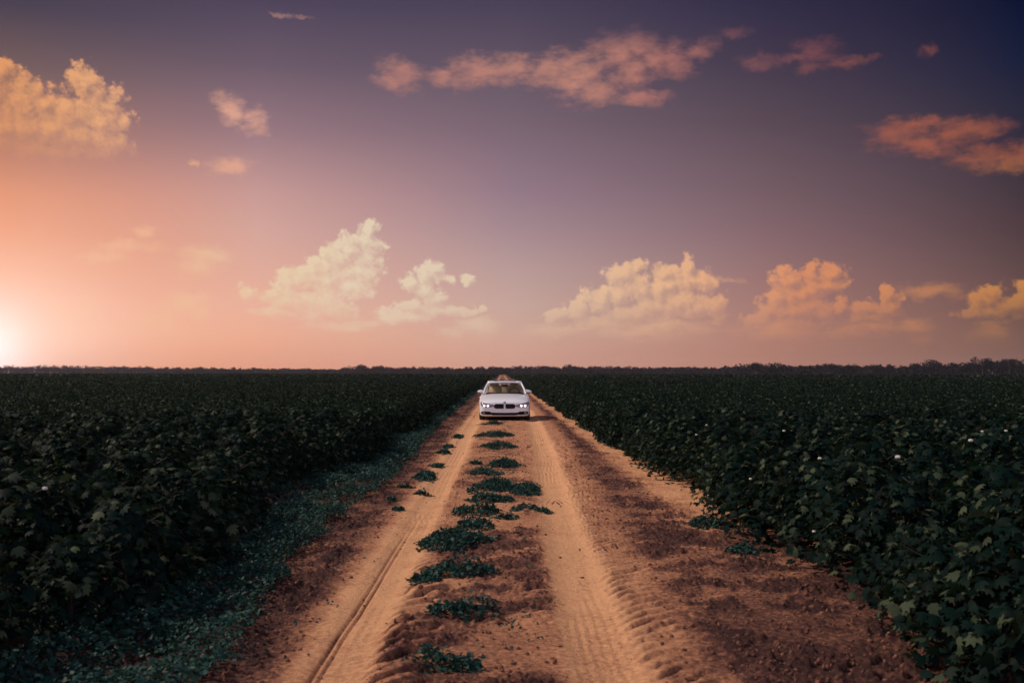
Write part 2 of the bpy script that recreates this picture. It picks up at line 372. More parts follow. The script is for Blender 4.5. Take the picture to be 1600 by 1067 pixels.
def cR(Y): return 0.62 + 0.46 * ss(Y, 5, 34)
def cL(Y): return -1.0 + 0.0 * Y
def road_hp(X, Y):
    wob = 0.05 * (vn(Y * 0.3, 4.0 + 0 * Y) - 0.5)
    dl = X - cL(Y) - wob; dr = X - cR(Y) - wob
    rutl = np.exp(-(dl / 0.16) ** 4); rutr = np.exp(-(dr / 0.19) ** 4)
    smooth_l = 1 - ss(np.abs(dl + 0.02), 0.17, 0.30 + 0.1 * vn(X * 3, Y * 1.5)); smooth_r = 1 - ss(np.abs(dr - 0.03), 0.19, 0.30 + 0.1 * vn(X * 3 + 50, Y * 1.5))
    sm = np.maximum(smooth_l, smooth_r)
    h = 0.05 * (fbm(X * 0.8, Y * 0.5, 3) - 0.5)
    h = h - 0.030 * rutl - 0.035 * rutr
    # tyre ribs in the two wheel tracks
    h = h + 0.0022 * rutl * np.cos(dl * 2 * np.pi / 0.075) * ss(fbm(X * 2, Y * 0.7, 2), 0.3, 0.6)
    h = h + 0.0028 * rutr * np.cos((dr + 0.05 * (fbm(Y * 0.8, X * 0 + 2, 2) - 0.5)) * 2 * np.pi / 0.065) * ss(fbm(X * 1.7 + 3, Y * 0.6, 3), 0.36, 0.6)
    h = h + 0.004 * (rutr + rutl * 0.5) * np.cos((Y + np.abs(dr) * 0.9) * 2 * np.pi / 0.06) * ss(fbm(X * 1.3 + 9, Y * 0.9, 2), 0.45, 0.6)
    # a narrow double groove pressed into the left track by one tyre edge
    gd = X - (-1.14 + 0.008 * Y); gr = (np.exp(-((gd - 0.022) / 0.011) ** 2) + np.exp(-((gd + 0.022) / 0.011) ** 2)) * (1 - ss(Y, 9, 13))
    h = h - 0.016 * gr
    # tractor lugs beside the tracks
    def lugs(c, hw, per, slant, amp, mask):
        d = X - c
        w = np.exp(-(d / hw) ** 6) * mask
        ph = (Y + slant * d + 0.11 * (fbm(X * 6, Y * 4, 3) - 0.5)) / per
        prof = (ph % 1.0)
        bar = ss(prof, 0.02, 0.16) * (1 - ss(prof, 0.55, 0.75))
        return w * amp * (bar - 0.35) * (0.25 + 0.9 * vn(np.floor(ph) * 7.7 + 3, d * 4)) * (0.35 + 0.65 * ss(fbm(X * 3.5 + 2, Y * 2.6, 3), 0.38, 0.58)), w
    g1, w1 = lugs(-0.62 + 0.0 * Y, 0.17, 0.25, -1.1, 0.10, 1 - ss(Y, 8.6, 10.2))
    g2, w2 = lugs(-0.70 + 0.0 * Y, 0.10, 0.22, -0.9, 0.04, ss(Y, 9, 10.5) * (1 - ss(Y, 18, 26)))
    g3, w3 = lugs(cR(Y) + 0.42, 0.20, 0.19, -0.9, 0.048, 1 - ss(Y, 20, 30))
    g4, w4 = lugs(cR(Y) - 0.36, 0.12, 0.17, -0.4, 0.05, ss(fbm(X + 5, Y * 0.5, 2), 0.33, 0.48) * (1 - ss(Y, 22, 32)))
    h = h + g1 + g2 + g3 + g4
    # loose clods
    zone_r = ss(X - cR(Y), 0.50, 0.95) * (1 - 0.75 * ss(X, 2.05, 2.5) * ss(Y, 9, 13)); zone_l = ss(-X, 1.25, 1.6)
    mid = (1 - ss(np.abs(X + 0.15), 0.3, 0.78 + 0.3 * (vn(Y * 2.1 + 8, X * 2) - 0.5))) * ss(fbm(X * 1.1 + 31, Y * 0.75, 3), 0.44, 0.58) * (1 - 0.5 * ss(Y, 9, 20))
    nearmid = (1 - ss(Y, 7.2, 9.2)) * (1 - ss(np.abs(X + 0.02), 0.3, 0.62 + 0.3 * (vn(Y * 2.3, X * 2) - 0.5))) * ss(fbm(X * 1.5 + 3, Y * 1.3, 3), 0.34, 0.5)
    mid = np.maximum(mid, nearmid) * (0.35 + 0.65 * ss(fbm(X * 4 + 11, Y * 5.5, 3, 0.6), 0.40, 0.58))
    patch = 0.16 + 0.84 * ss(fbm(X * 2.6 + 70, Y * 2.4, 5, 0.7), 0.42, 0.62)
    loose = np.clip(np.maximum(np.maximum(zone_r * patch, zone_l * patch), mid) * (1 - sm), 0, 1)
    loose = np.clip(loose + 0.12 * (1 - sm), 0, 1)
    cl = fbm(X * 10, Y * 13, 4, 0.62)
    cl2 = np.maximum(0, fbm(X * 19 + 20, Y * 23, 2, 0.6) - 0.56)
    h = h + loose * (0.095 * (cl - 0.5) + 0.13 * cl2 + 0.01)
    h = h + 0.006 * (fbm(X * 9 + 8, Y * 9, 3) - 0.5)
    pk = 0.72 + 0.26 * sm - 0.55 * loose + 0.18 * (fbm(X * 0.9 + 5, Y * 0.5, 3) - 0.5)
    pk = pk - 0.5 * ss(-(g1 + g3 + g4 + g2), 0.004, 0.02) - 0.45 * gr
    # verge soil is darker, except a bare sandy strip along the right-hand crop
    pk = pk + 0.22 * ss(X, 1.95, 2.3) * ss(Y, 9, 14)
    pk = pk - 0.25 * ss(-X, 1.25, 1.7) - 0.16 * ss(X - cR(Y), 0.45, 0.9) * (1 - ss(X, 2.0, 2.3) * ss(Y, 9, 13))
    pk = pk - 0.18 * np.maximum(ss(X, 1.2, 1.9), ss(-X, 1.2, 1.6)) * (1 - ss(Y, 6, 10)) - 0.25 * ss(Y, 90, 220) - 0.14 * (1 - ss(Y, 5.3, 8.5))  # nearest ground and its sides darkened in colour, a painted vignette
    edge = ss(np.abs(X), 3.7, 4.4)
    z = h * (1 - ss(Y, 90, 200) * 0.7) - 0.14 * edge
    return z, np.clip(pk, 0, 1)

rx = np.concatenate([np.arange(-4.4, -2.4, 0.04), np.arange(-2.4, 2.7, 0.0105), np.arange(2.7, 4.41, 0.04)])
ry = [-8.0]
while ry[-1] < 700:
    Y = ry[-1]
    ry.append(Y + (0.35 if Y < 4.2 else min(max(0.0105, 0.62 * Y * Y / 1753), 12)))
ry = np.array(ry)
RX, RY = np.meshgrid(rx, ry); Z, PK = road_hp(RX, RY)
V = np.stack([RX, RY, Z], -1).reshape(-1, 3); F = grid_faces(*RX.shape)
tag(link('dirt_road', raw_mesh('dirt_road', V, F, np.full(len(F), 4), {'packed_and_vignette': PK.ravel()}, smooth=True), M_ROAD), kind='structure')
print('road verts', len(V))
def road_z(X, Y): return float(road_hp(np.array([X]), np.array([Y]))[0][0])

# ------------------------------------------------------------------ cotton plants
def cotton_variant(i):
    rng = np.random.default_rng(100 + i)
    H = rng.uniform(0.85, 1.05); parts = []
    n = 520
    t = rng.beta(1.5, 1.15, n) * 0.92 + 0.08
    rad = 0.50 * np.where(t < 0.35, 0.55 + 0.45 * t / 0.35, 1.0 - 0.75 * ((t - 0.35) / 0.65) ** 1.7)
    # a few leafy lumps rather than one even surface
    ph = rng.uniform(0, 2 * np.pi, 3); a = rng.uniform(0, 2 * np.pi, n)
    rad = rad * (1 + 0.22 * np.cos(2 * a + ph[0]) + 0.16 * np.cos(3 * a + ph[1] + t * 4))
    r = rad * np.sqrt(rng.uniform(0.18, 1, n))
    pos = np.stack([r * np.cos(a), r * np.sin(a), t * H], 1)
    o = np.stack([np.cos(a), np.sin(a), np.zeros(n)], 1)
    nrm = o * rng.uniform(0.1, 0.9, (n, 1)) + np.array([0, 0, 0.85]) + rng.normal(size=(n, 3)) * 0.38
    parts.append(leaves(pos, nrm, rng.uniform(0.05, 0.105, n), T_LOBED, rng, up=o - np.array([0, 0, 0.25])))
    fol = leaf_mesh('foliage', parts)
    bm = bmesh.new()
    def tube(p0, p1, r0, r1):
        p0, p1 = Vector(p0), Vector(p1); d = (p1 - p0).normalized()
        u = d.orthogonal().normalized(); w = d.cross(u); rings = []
        for p, rr in ((p0, r0), (p1, r1)):
            rings.append([bm.verts.new(p + (u * math.cos(k * math.pi / 3) + w * math.sin(k * math.pi / 3)) * rr) for k in range(6)])
        for k in range(6): bm.faces.new((rings[0][k], rings[0][(k + 1) % 6], rings[1][(k + 1) % 6], rings[1][k]))
        bm.faces.new(rings[1])
    q = [(0, 0, -0.06)]
    for k in range(4): q.append((rng.normal() * 0.02, rng.normal() * 0.02, H * (k + 1) / 4.3))
    for k in range(4): tube(q[k], q[k + 1], 0.013 - 0.002 * k, 0.011 - 0.002 * k)
    for k in range(9):
        zz = rng.uniform(0.15, 0.85) * H; an = rng.uniform(0, 6.28); L = rng.uniform(0.18, 0.36)
        tube((0, 0, zz), (L * math.cos(an), L * math.sin(an), zz + L * 0.55), 0.006, 0.003)
    st = bpy.data.meshes.new('stem'); bm.to_mesh(st); bm.free()
    fol.materials.append(M_COTTON); st.materials.append(M_STEM)
    return fol, st
VAR = [cotton_variant(i) for i in range(7)]

def boll_mesh():
    bm = bmesh.new()
    for k in range(4):
        a = k * math.pi / 2 + 0.3
        r = bmesh.ops.create_icosphere(bm, subdivisions=2, radius=0.022, matrix=Matrix.Translation((0.014 * math.cos(a), 0.014 * math.sin(a), 0.0)))
        for v in r['verts']: v.co += Vector((random.uniform(-1, 1), random.uniform(-1, 1), random.uniform(-1, 1))) * 0.002
    me = bpy.data.meshes.new('boll'); bm.to_mesh(me); bm.free(); me.materials.append(M_BOLL)
    for p in me.polygons: p.use_smooth = True
    return me
BOLL = boll_mesh()

def left_edge(Y): return -3.0 - 0.25 * math.sin(Y * 0.55) - 0.35 * max(0, 1 - abs(Y - 15) / 5)
def right_edge(Y): return 2.95 - 0.22 * max(0.0, min(1.0, (9 - Y) / 3)) + 0.14 * math.sin(Y * 0.9 + 1)
cands = []
prng = np.random.default_rng(21)
for side in (-1, 1):
    for row in range(14):
        Y = 2.2
        while Y < 45:
            e = left_edge(Y) if side < 0 else right_edge(Y)
            X = e + side * (0.05 + row * 0.78) + prng.normal() * 0.07
            cands.append((X, Y + prng.normal() * 0.06, row, side)); Y += 0.62
def infrustum(X, Y, k=1.0):
    c, s_ = math.cos(YAW), math.sin(YAW)
    xc = X * c - Y * s_; yc = X * s_ + Y * c
    return yc > 1 and abs(xc) - 0.55 < 0.5142 * yc * k and yc > 4.6
near = [c for c in cands if infrustum(c[0], c[1])]
near.sort(key=lambda c: math.hypot(c[0], c[1]) + 0.35 * c[2])
near = near[:296]
near_xy = np.array([(c[0], c[1]) for c in near])
plants = []
for k, (X, Y, row, side) in enumerate(near):
    fol, st = VAR[int(prng.integers(len(VAR)))]
    sc = prng.uniform(0.86, 1.12) * (0.92 if row == 0 else 1.0)
    e = empty('cotton_plant', (X, Y, float(rise(X)) - 0.05), prng.uniform(0, 6.28)); e.scale = (sc, sc, sc)
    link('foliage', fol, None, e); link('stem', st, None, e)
    sname = 'left' if side < 0 else 'right'
    if row == 0:
        tag(e, f'bushy dark green cotton plant in the edge row {sname} of the dirt track', 'cotton plant', f'cotton plants at the {sname} field edge')
    else:
        tag(e, f'dark green cotton plant standing inside the {sname} field, behind its edge row', 'cotton plant', f'cotton plants inside the {sname} field')
    plants.append((e, X, Y, row, side, sc))

BOLLS = [(1173,748,'one white open boll low on its road side, right of the bend in the tracks'),(1272,830,'one white open boll facing the track above the bare soil'),
         (1236,887,'one white open boll at its foot, nearest the bare soil'),(1403,714,'one white boll, alone in the middle of the dark right field'),
         (1281,716,'one white boll and pale leaves around it'),(1517,688,'one bluish white flower near the right end of the field'),
         (1535,674,'small pale flower near the top, right end of the field'),(1572,673,'faint pale flower, rightmost of the flowering plants'),
         (1104,664,'one small white boll among the mid-distance right crop'),(1088,679,'one pale boll just below the crop top'),
         (1225,673,'one small greyish boll on the crop top'),
         (70,763,'one orange-lit boll, the only one at the far left')]
used = set()
for bx, by, txt in BOLLS:
    d = ray(bx, by); best = None
    for t in np.arange(4, 40, 0.05):
        p = Vector((0, 0, EYE)) + d * float(t)
        for i, (e, X, Y, row, side, sc) in enumerate(plants):
            if i in used: continue
            hz = p.z - e.location.z
            if 0.2 < hz < 1.2:
                dd = math.hypot(p.x - X, p.y - Y)
                if dd < 0.46 - 0.25 * max(0, hz - 0.6): best = (i, p); break
        if best: break
    if best:
        i, p = best; used.add(i); e = plants[i][0]
        p = p - d * 0.10
        b = link('boll', BOLL, None, e)
        b.matrix_parent_inverse = Matrix.Identity(4)
        mw = Matrix.LocRotScale(e.location, e.rotation_euler, e.scale)
        b.location = mw.inverted() @ p; s0 = random.uniform(0.42, 0.6) / e.scale.x; b.scale = (s0, s0, s0)
        e['label'] = 'dark cotton plant with ' + txt
        e['label'] = ' '.join(e['label'].split()[:16])
        e['group'] = 'cotton plants with a white boll'

# --- the rest of the crop, one mass
def canopy_h(X, Y):
    return 0.80 + 0.34 * (fbm(X * 0.9, Y * 0.8, 3) - 0.5) + 0.28 * (fbm(X * 2.6 + 40, Y * 2.4, 2) - 0.5) + 0.05 * np.cos(X * 2 * np.pi / 0.95)
def inside_field(X, Y):
    le = -3.0 - 0.25 * np.sin(Y * 0.55) - 0.35 * np.clip(1 - np.abs(Y - 15) / 5, 0, 1) + 0.35
    re = 2.95 + 0.14 * np.sin(Y * 0.9 + 1) - 0.35
    return np.where(X < 0, le - X, X - re)       # distance inside the edge
def not_near(X, Y):
    keep = np.ones(len(X), bool)
    for c in range(0, len(X), 20000):
        dx = X[c:c + 20000, None] - near_xy[None, :, 0]; dy = Y[c:c + 20000, None] - near_xy[None, :, 1]
        keep[c:c + 20000] = (dx * dx + dy * dy).min(1) > 0.42 ** 2
    return keep
def band(d0, d1, dens, size, tmpl, rng, depth, check=False, half=0.66):
    area = half * (d1 * d1 - d0 * d0); n = int(area * dens)
    Y = np.sqrt(rng.uniform(d0 * d0, d1 * d1, n)); X = rng.uniform(-half, half, n) * Y
    ins = inside_field(X, Y); k = ins > rng.uniform(-0.10, 0.15, n); X, Y, ins = X[k], Y[k], ins[k]
    if check:
        k = not_near(X, Y); X, Y, ins = X[k], Y[k], ins[k]
    n = len(X); H = canopy_h(X, Y)
    dz = rng.exponential(depth, n)
    eb = np.clip(1 - ins / 0.7, 0, 1)                     # the road-facing edge is leafy all the way down
    z = H * (1 - 0.15 * eb) - np.where(rng.random(n) < eb * 1.3, rng.uniform(0, 0.85, n), dz)
    z = np.clip(z, 0.06, None) + rise(X) - 0.05
    pos = np.stack([X, Y, z], 1)
    nrm = rng.normal(size=(n, 3)) * 0.5 + np.array([0, 0, 0.8]); nrm[:, 0] += np.where(X < 0, 1, -1) * eb * 0.6
    return leaves(pos, nrm, rng.uniform(size[0], size[1], n), tmpl, rng)
frng = np.random.default_rng(77)
parts = [band(3.0, 26, 330, (0.055, 0.10), T_LOBED, frng, 0.22, True, 0.72),
         band(26, 70, 175, (0.065, 0.115), T_OVAL, frng, 0.16),
         band(70, 190, 26, (0.13, 0.24), T_KITE, frng, 0.12),
         band(190, 620, 1.6, (0.4, 0.8), T_KITE, frng, 0.10, half=0.62)]
# extra leaves on the road-facing edges
for side in (-1, 1):
    n = 40000; Y = 20 + 130 * frng.random(n) ** 1.6
    e = np.where(side < 0, -3.0 - 0.25 * np.sin(Y * 0.55) - 0.35 * np.clip(1 - np.abs(Y - 15) / 5, 0, 1), 2.95 + 0.14 * np.sin(Y * 0.9 + 1))
    bul = 0.28 * (vn(Y * 1.6, 3 + side + 0 * Y) - 0.5); zz = frng.uniform(0.05, 0.98, n) ** 0.9
    X = e + side * (-0.38 + bul + 0.45 * (zz - 0.35) ** 2 + frng.exponential(0.12, n))
    k = not_near(X, Y); X, Y, zz = X[k], Y[k], zz[k]; n = len(X)
    pos = np.stack([X, Y, zz * canopy_h(X, Y) - 0.03 + rise(X)], 1)
    nrm = frng.normal(size=(n, 3)) * 0.5 + np.array([-side * 0.6, 0, 0.7])
    parts.append(leaves(pos, nrm, frng.uniform(0.06, 0.12, n), T_OVAL, frng))
# added dark sheet below the leaves, standing in for the crop's shaded inside
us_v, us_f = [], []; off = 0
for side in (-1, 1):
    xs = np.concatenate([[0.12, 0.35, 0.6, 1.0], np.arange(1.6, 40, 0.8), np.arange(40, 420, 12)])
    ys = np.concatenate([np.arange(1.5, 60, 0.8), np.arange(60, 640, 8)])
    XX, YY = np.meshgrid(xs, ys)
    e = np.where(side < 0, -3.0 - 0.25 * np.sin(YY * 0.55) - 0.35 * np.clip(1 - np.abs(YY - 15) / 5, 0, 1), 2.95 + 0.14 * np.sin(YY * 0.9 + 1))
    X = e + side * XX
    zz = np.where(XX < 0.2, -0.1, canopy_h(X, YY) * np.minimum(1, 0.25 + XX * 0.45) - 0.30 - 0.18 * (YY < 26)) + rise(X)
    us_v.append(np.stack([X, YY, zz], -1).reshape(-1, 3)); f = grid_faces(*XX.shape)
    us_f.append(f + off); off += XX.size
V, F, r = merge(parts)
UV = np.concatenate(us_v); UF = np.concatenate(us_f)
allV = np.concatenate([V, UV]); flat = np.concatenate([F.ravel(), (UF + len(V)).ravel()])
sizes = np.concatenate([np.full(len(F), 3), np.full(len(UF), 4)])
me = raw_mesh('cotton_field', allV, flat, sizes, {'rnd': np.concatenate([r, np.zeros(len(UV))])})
fo = link('cotton_field', me, [M_COTTON, M_INNER_SHADE])
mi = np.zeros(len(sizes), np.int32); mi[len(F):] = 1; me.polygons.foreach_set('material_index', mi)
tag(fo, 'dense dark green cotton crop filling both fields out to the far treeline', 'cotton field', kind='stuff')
print('field tris', len(F))

# ------------------------------------------------------------------ weeds
def low_leaves(X, Y, Z, hgt, size, rng, tilt=0.45, tmpl=T_OVAL):
    n = len(X); pos = np.stack([X, Y, Z + hgt], 1)
    nrm = rng.normal(size=(n, 3)) * tilt + np.array([0, 0, 0.9])
    return leaves(pos, nrm, size, tmpl, rng)
wr = np.random.default_rng(9)
def vec_road_z(X, Y): return road_hp(X, Y)[0]
wp = []
for (y0, y1, n, s0, s1) in ((3.5, 14, 60000, 0.02, 0.045), (14, 40, 80000, 0.025, 0.055), (40, 150, 40000, 0.06, 0.13), (150, 420, 9000, 0.2, 0.4)):
    Y = wr.uniform(y0, y1, n); X = wr.uniform(-3.5, -1.35, n)
    inner = np.interp(Y, [4, 6.5, 8.1, 11.3, 14.3, 19.4, 27, 36, 80], [-1.45, -1.62, -1.82, -1.98, -1.88, -1.72, -1.95, -2.1, -2.2]) - 0.32 * (fbm(Y * 1.3 + 3, Y * 0 + 2, 3) - 0.5)
    outer = -2.95 - 0.25 * np.sin(Y * 0.55)
    dens = ss(inner - X, -0.04, 0.12) * ss(X - outer, -0.5, 0.1)
    cl = fbm(X * 1.9 + 4, Y * 1.5, 3)
    keep = wr.random(n) < dens * ss(cl, 0.26, 0.40)
    X, Y, cl = X[keep], Y[keep], cl[keep]
    hg = (0.03 + 0.40 * np.clip(cl - 0.30, 0, 1)) * wr.uniform(0.35, 1.0, len(X))
    wp.append(low_leaves(X, Y, vec_road_z(X, Y), hg, wr.uniform(s0, s1, len(X)), wr))
tag(link('verge_weeds', leaf_mesh('verge_weeds', wp), M_WEED), 'low creeping teal green weeds along the left verge of the track', 'weeds', kind='stuff')

# weed clumps on the track: centre px, base py, width px, height px, label
CL = [
 (694,1062,130,44,'weed clump cut by the bottom edge of the picture, nearest to the camera'),
 (722,978,112,40,'dense round weed clump on the middle ridge, second from the bottom of the picture'),
 (718,910,112,32,'long low weed clump with a leafy tail reaching right on the middle ridge'),
 (664,918,46,26,'small sparse weed clump at the left foot of the long low clump'),
 (712,868,104,44,'largest weed clump on the ridge, dark and dense with one pale yellow leaf'),
 (742,832,56,24,'mid-size weed clump touching the far side of the largest clump'),
 (745,810,78,22,'wide low weed clump across the ridge, just beyond the largest clump'),
 (792,814,38,11,'thin flat weed runner right of the wide low clump'),
 (812,800,26,10,'small weed tuft, left one of three in a line beside the right wheel track'),
 (832,801,22,11,'small weed tuft, middle one of three in a line beside the right wheel track'),
 (852,801,20,9,'small weed tuft touching the right wheel track, end of a line of three'),
 (760,788,52,18,'low weed clump with two lobes, halfway between the car and the bottom of the picture'),
 (786,786,34,12,'small flat weed tuft adjoining the two-lobed clump on its right'),
 (774,772,60,24,'thick dark weed clump in the middle of the ridge, left of a looser one'),
 (822,776,40,24,'loose leafy weed clump leaning toward the right wheel track'),
 (738,770,16,10,'tiny weed sprig left of the thick dark clump'),
 (788,738,44,26,'peaked upright weed clump, the tallest of those near the car'),
 (756,746,44,15,'low weed clump adjoining the peaked upright one on its left'),
 (779,708,52,22,'broad weed clump, second one in front of the car'),
 (774,690,58,20,'broad pale weed clump, first large one in front of the car bumper'),
 (770,666,34,6,'flat weed patch right under the front of the car'),
 (744,728,22,7,'faint weed sprig just right of the left wheel track'),
 (664,754,34,20,'rounded weed tuft left of the left wheel track, largest of that row'),
 (660,774,28,7,'flat weed tuft left of the left wheel track, nearest of that row'),
 (634,765,26,7,'thin flat weed sprig on bare soil near the left verge'),
 (683,733,18,10,'small dark weed tuft left of the left wheel track, third of that row'),
 (692,712,24,8,'flat dark weed tuft left of the left wheel track, fourth of that row'),
 (700,702,16,9,'small weed tuft left of the left wheel track, fifth of that row'),
 (716,686,14,9,'tiny weed tuft left of the left wheel track, farthest of that row'),
 (612,785,14,6,'tiny weed sprout in bare soil by the left verge, farther of two'),
 (622,799,20,5,'tiny weed sprout in bare soil by the left verge, nearer of two'),
 (1106,832,62,22,'straggling dark weed tuft on bare soil at the right field edge'),
 (1162,872,46,20,'ragged weed tuft under the right crop, nearer than the straggling one'),
]
for k, (px, py, wpx, hpx, lab) in enumerate(CL):
    rng = np.random.default_rng(500 + k)
    p = gp(px, py - hpx * 0.42); D = p.y; wid = wpx * D / FPX * 0.58
    hh = float(np.clip(wid * 0.45, 0.05, 0.15))
    dep = float(np.clip((hpx * D / FPX - hh * 0.7) * D / EYE * 0.55, 0.09, 0.75))
    n = int(np.clip(3400 * wid * dep * 3.14, 170, 2800))
    a = rng.uniform(0, 6.283, n); rr = np.sqrt(rng.random(n))
    ph = rng.uniform(0, 6.283, 3)
    lobe = 1 + 0.15 * np.cos(2 * a + ph[0]) + 0.12 * np.cos(3 * a + ph[1]) + 0.06 * np.cos(5 * a + ph[2])
    rr = rr * lobe * (0.45 + 1.1 * fbm(np.cos(a) * 2.2 + 5.3 * k, np.sin(a) * 2.2 + 1.7 * k, 3, 0.6))
    X = rr * np.cos(a) * wid; Y = rr * np.sin(a) * dep
    kp = (rr < 0.88) | (fbm(X * 7 + 3 * k, Y * 6, 2) > 0.36 + 0.12 * rr); X, Y, rr = X[kp], Y[kp], rr[kp]; n = len(X)
    z0 = road_z(p.x, p.y)
    zr = vec_road_z(X + p.x, Y + p.y) - z0
    hg = hh * np.clip(1.05 - rr ** 1.4, 0.06, 1) * rng.uniform(0.25, 1.0, n) * (0.6 + 0.8 * vn(X * 9 + k, Y * 9))
    me = leaf_mesh('weed_clump', [low_leaves(X, Y, zr, hg, rng.uniform(0.022, 0.05, n), rng, 0.55)])
    o = link('weed_clump', me, M_WEED, None, (p.x, p.y, z0))
    tag(o, ' '.join(lab.split()[:16]), 'weed clump', 'weed clumps growing on the dirt track')

# single sprigs between the clumps
n = 7000; Y = 5 + 60 * wr.random(n) ** 1.7; X = np.where(wr.random(n) < 0.72, wr.normal(-0.02, 0.26, n), wr.normal(-1.45, 0.16, n))
k = fbm(X * 5 + 60, Y * 3.4, 3, 0.4) > 0.64; X, Y = X[k], Y[k]; n = len(X)
tag(link('track_sprigs', leaf_mesh('track_sprigs', [low_leaves(X, Y, vec_road_z(X, Y), wr.uniform(0.01, 0.05, n), wr.uniform(0.016, 0.034, n) * (1 + Y / 60), wr)]), M_WEED),
    'sparse small weed sprigs scattered over the sandy track between the clumps', 'weeds', kind='stuff')

# crumbled clods lying on the loose soil
M_CLOD = mat('soil_clod', rough=0.95); nn = NT(M_CLOD.node_tree); gg = nn.add('ShaderNodeNewGeometry')
nn.put(bsdf(M_CLOD).inputs['Base Color'], nn.ramp(nn.noise(gg.outputs['Position'], 9, 4, 0.6), [(0.3, (0.09, 0.042, 0.034)), (0.55, (0.17, 0.08, 0.055)), (0.8, (0.30, 0.15, 0.095))]))
bsdf(M_CLOD).inputs['Specular IOR Level'].default_value = 0.1
ib = bmesh.new(); bmesh.ops.create_icosphere(ib, subdivisions=1, radius=1.0); ib.verts.ensure_lookup_table()
cv = np.array([v.co[:] for v in ib.verts]); cf = np.array([[v.index for v in f.verts] for f in ib.faces]); ib.free()
cr = np.random.default_rng(44); n = 42000
Y = 4.6 + 34 * cr.random(n) ** 1.5; X = cr.uniform(-2.4, 2.7, n); zz, pk_ = road_hp(X, Y)
k = cr.random(n) < np.clip(0.75 - pk_ * 0.95, 0.015, 1); X, Y, zz = X[k], Y[k], zz[k]; n = len(X)
sz = 0.004 + 0.015 * cr.random(n) ** 3
vv = cv[None] * (1 + cr.normal(size=(n, 12, 3)) * 0.30) * (sz[:, None, None] * cr.uniform(0.6, 1.3, (n, 1, 3)))
vv = vv + np.stack([X, Y, zz + sz * 0.25], 1)[:, None, :]
ff = (cf[None] + (np.arange(n) * 12)[:, None, None]).reshape(-1, 3)
tag(link('soil_clods', raw_mesh('soil_clods', vv.reshape(-1, 3), ff, np.full(len(ff), 3)), M_CLOD), 'crumbled brown soil clods lying loose along the track', 'soil', kind='stuff')
print('clods', n)

# ------------------------------------------------------------------ far treeline
def tree_crown(H, Wd, rng, n, leafsize):
    P_, N_ = [], []
    nb = 7
    for b in range(nb):
        c = np.array([rng.normal() * Wd * 0.22, rng.normal() * Wd * 0.22, H * rng.uniform(0.35, 0.82)])
        rad = np.array([Wd * rng.uniform(0.2, 0.34), Wd * rng.uniform(0.2, 0.34), H * rng.uniform(0.14, 0.24)])
        v = rng.normal(size=(n // nb, 3)); v /= np.linalg.norm(v, axis=1, keepdims=True)
        P_.append(c + v * rad * rng.uniform(0.6, 1.05, (len(v), 1))); N_.append(v + rng.normal(size=v.shape) * 0.5)
    P_ = np.concatenate(P_); N_ = np.concatenate(N_)
    return leaves(P_, N_, rng.uniform(leafsize * 0.6, leafsize * 1.3, len(P_)), T_OVAL, rng)
tr = np.random.default_rng(31)
def tree_dist(px):
    return np.interp(px, [-200, 0, 500, 560, 1100, 1160, 1600, 1800], [1000, 1000, 900, 800, 760, 600, 520, 480])
def tree_top(px):   # photograph y of the crown tops
    return np.interp(px, [-200, 0, 100, 220, 400, 530, 560, 640, 700, 860, 1000, 1120, 1160, 1220, 1240, 1300, 1420, 1460, 1480, 1530, 1600, 1800],
                         [571, 571, 571, 573, 575, 576, 571, 573, 574, 571, 573, 574, 567, 567, 570, 568, 571, 567, 568, 563, 561, 560])
parts = []
px = -190.0
while px < 1800:
    D = float(tree_dist(px)) * tr.uniform(0.97, 1.10); top = float(tree_top(px)) + tr.normal() * 0.9
    d = ray(px, 560); X = d.x / d.y * D
    H = EYE + (582 - top) / FPX * D * (1.02)
    Wd = H * tr.uniform(0.8, 1.25)
    v, f, r_ = tree_crown(H, Wd, tr, 260, 0.9)
    v = v + np.array([X, D, float(rise(X)) * 0]); parts.append((v, f, r_))
    # brush filling the foot of the wood
    n = 150; q = np.stack([tr.normal(size=n) * Wd * 0.45, tr.normal(size=n) * 2 - 1, tr.uniform(0, H * 0.62, n)], 1) + np.array([X, D, 0])
    parts.append(leaves(q, tr.normal(size=(n, 3)) + np.array([0, -0.6, 0.3]), tr.uniform(1.0, 2.0, n), T_OVAL, tr))
    px += (H * 0.42) / D * FPX
tag(link('treeline', leaf_mesh('treeline', parts), M_TREE), 'long dark wood of broadleaf trees closing off the fields along the horizon', 'wood', kind='stuff')
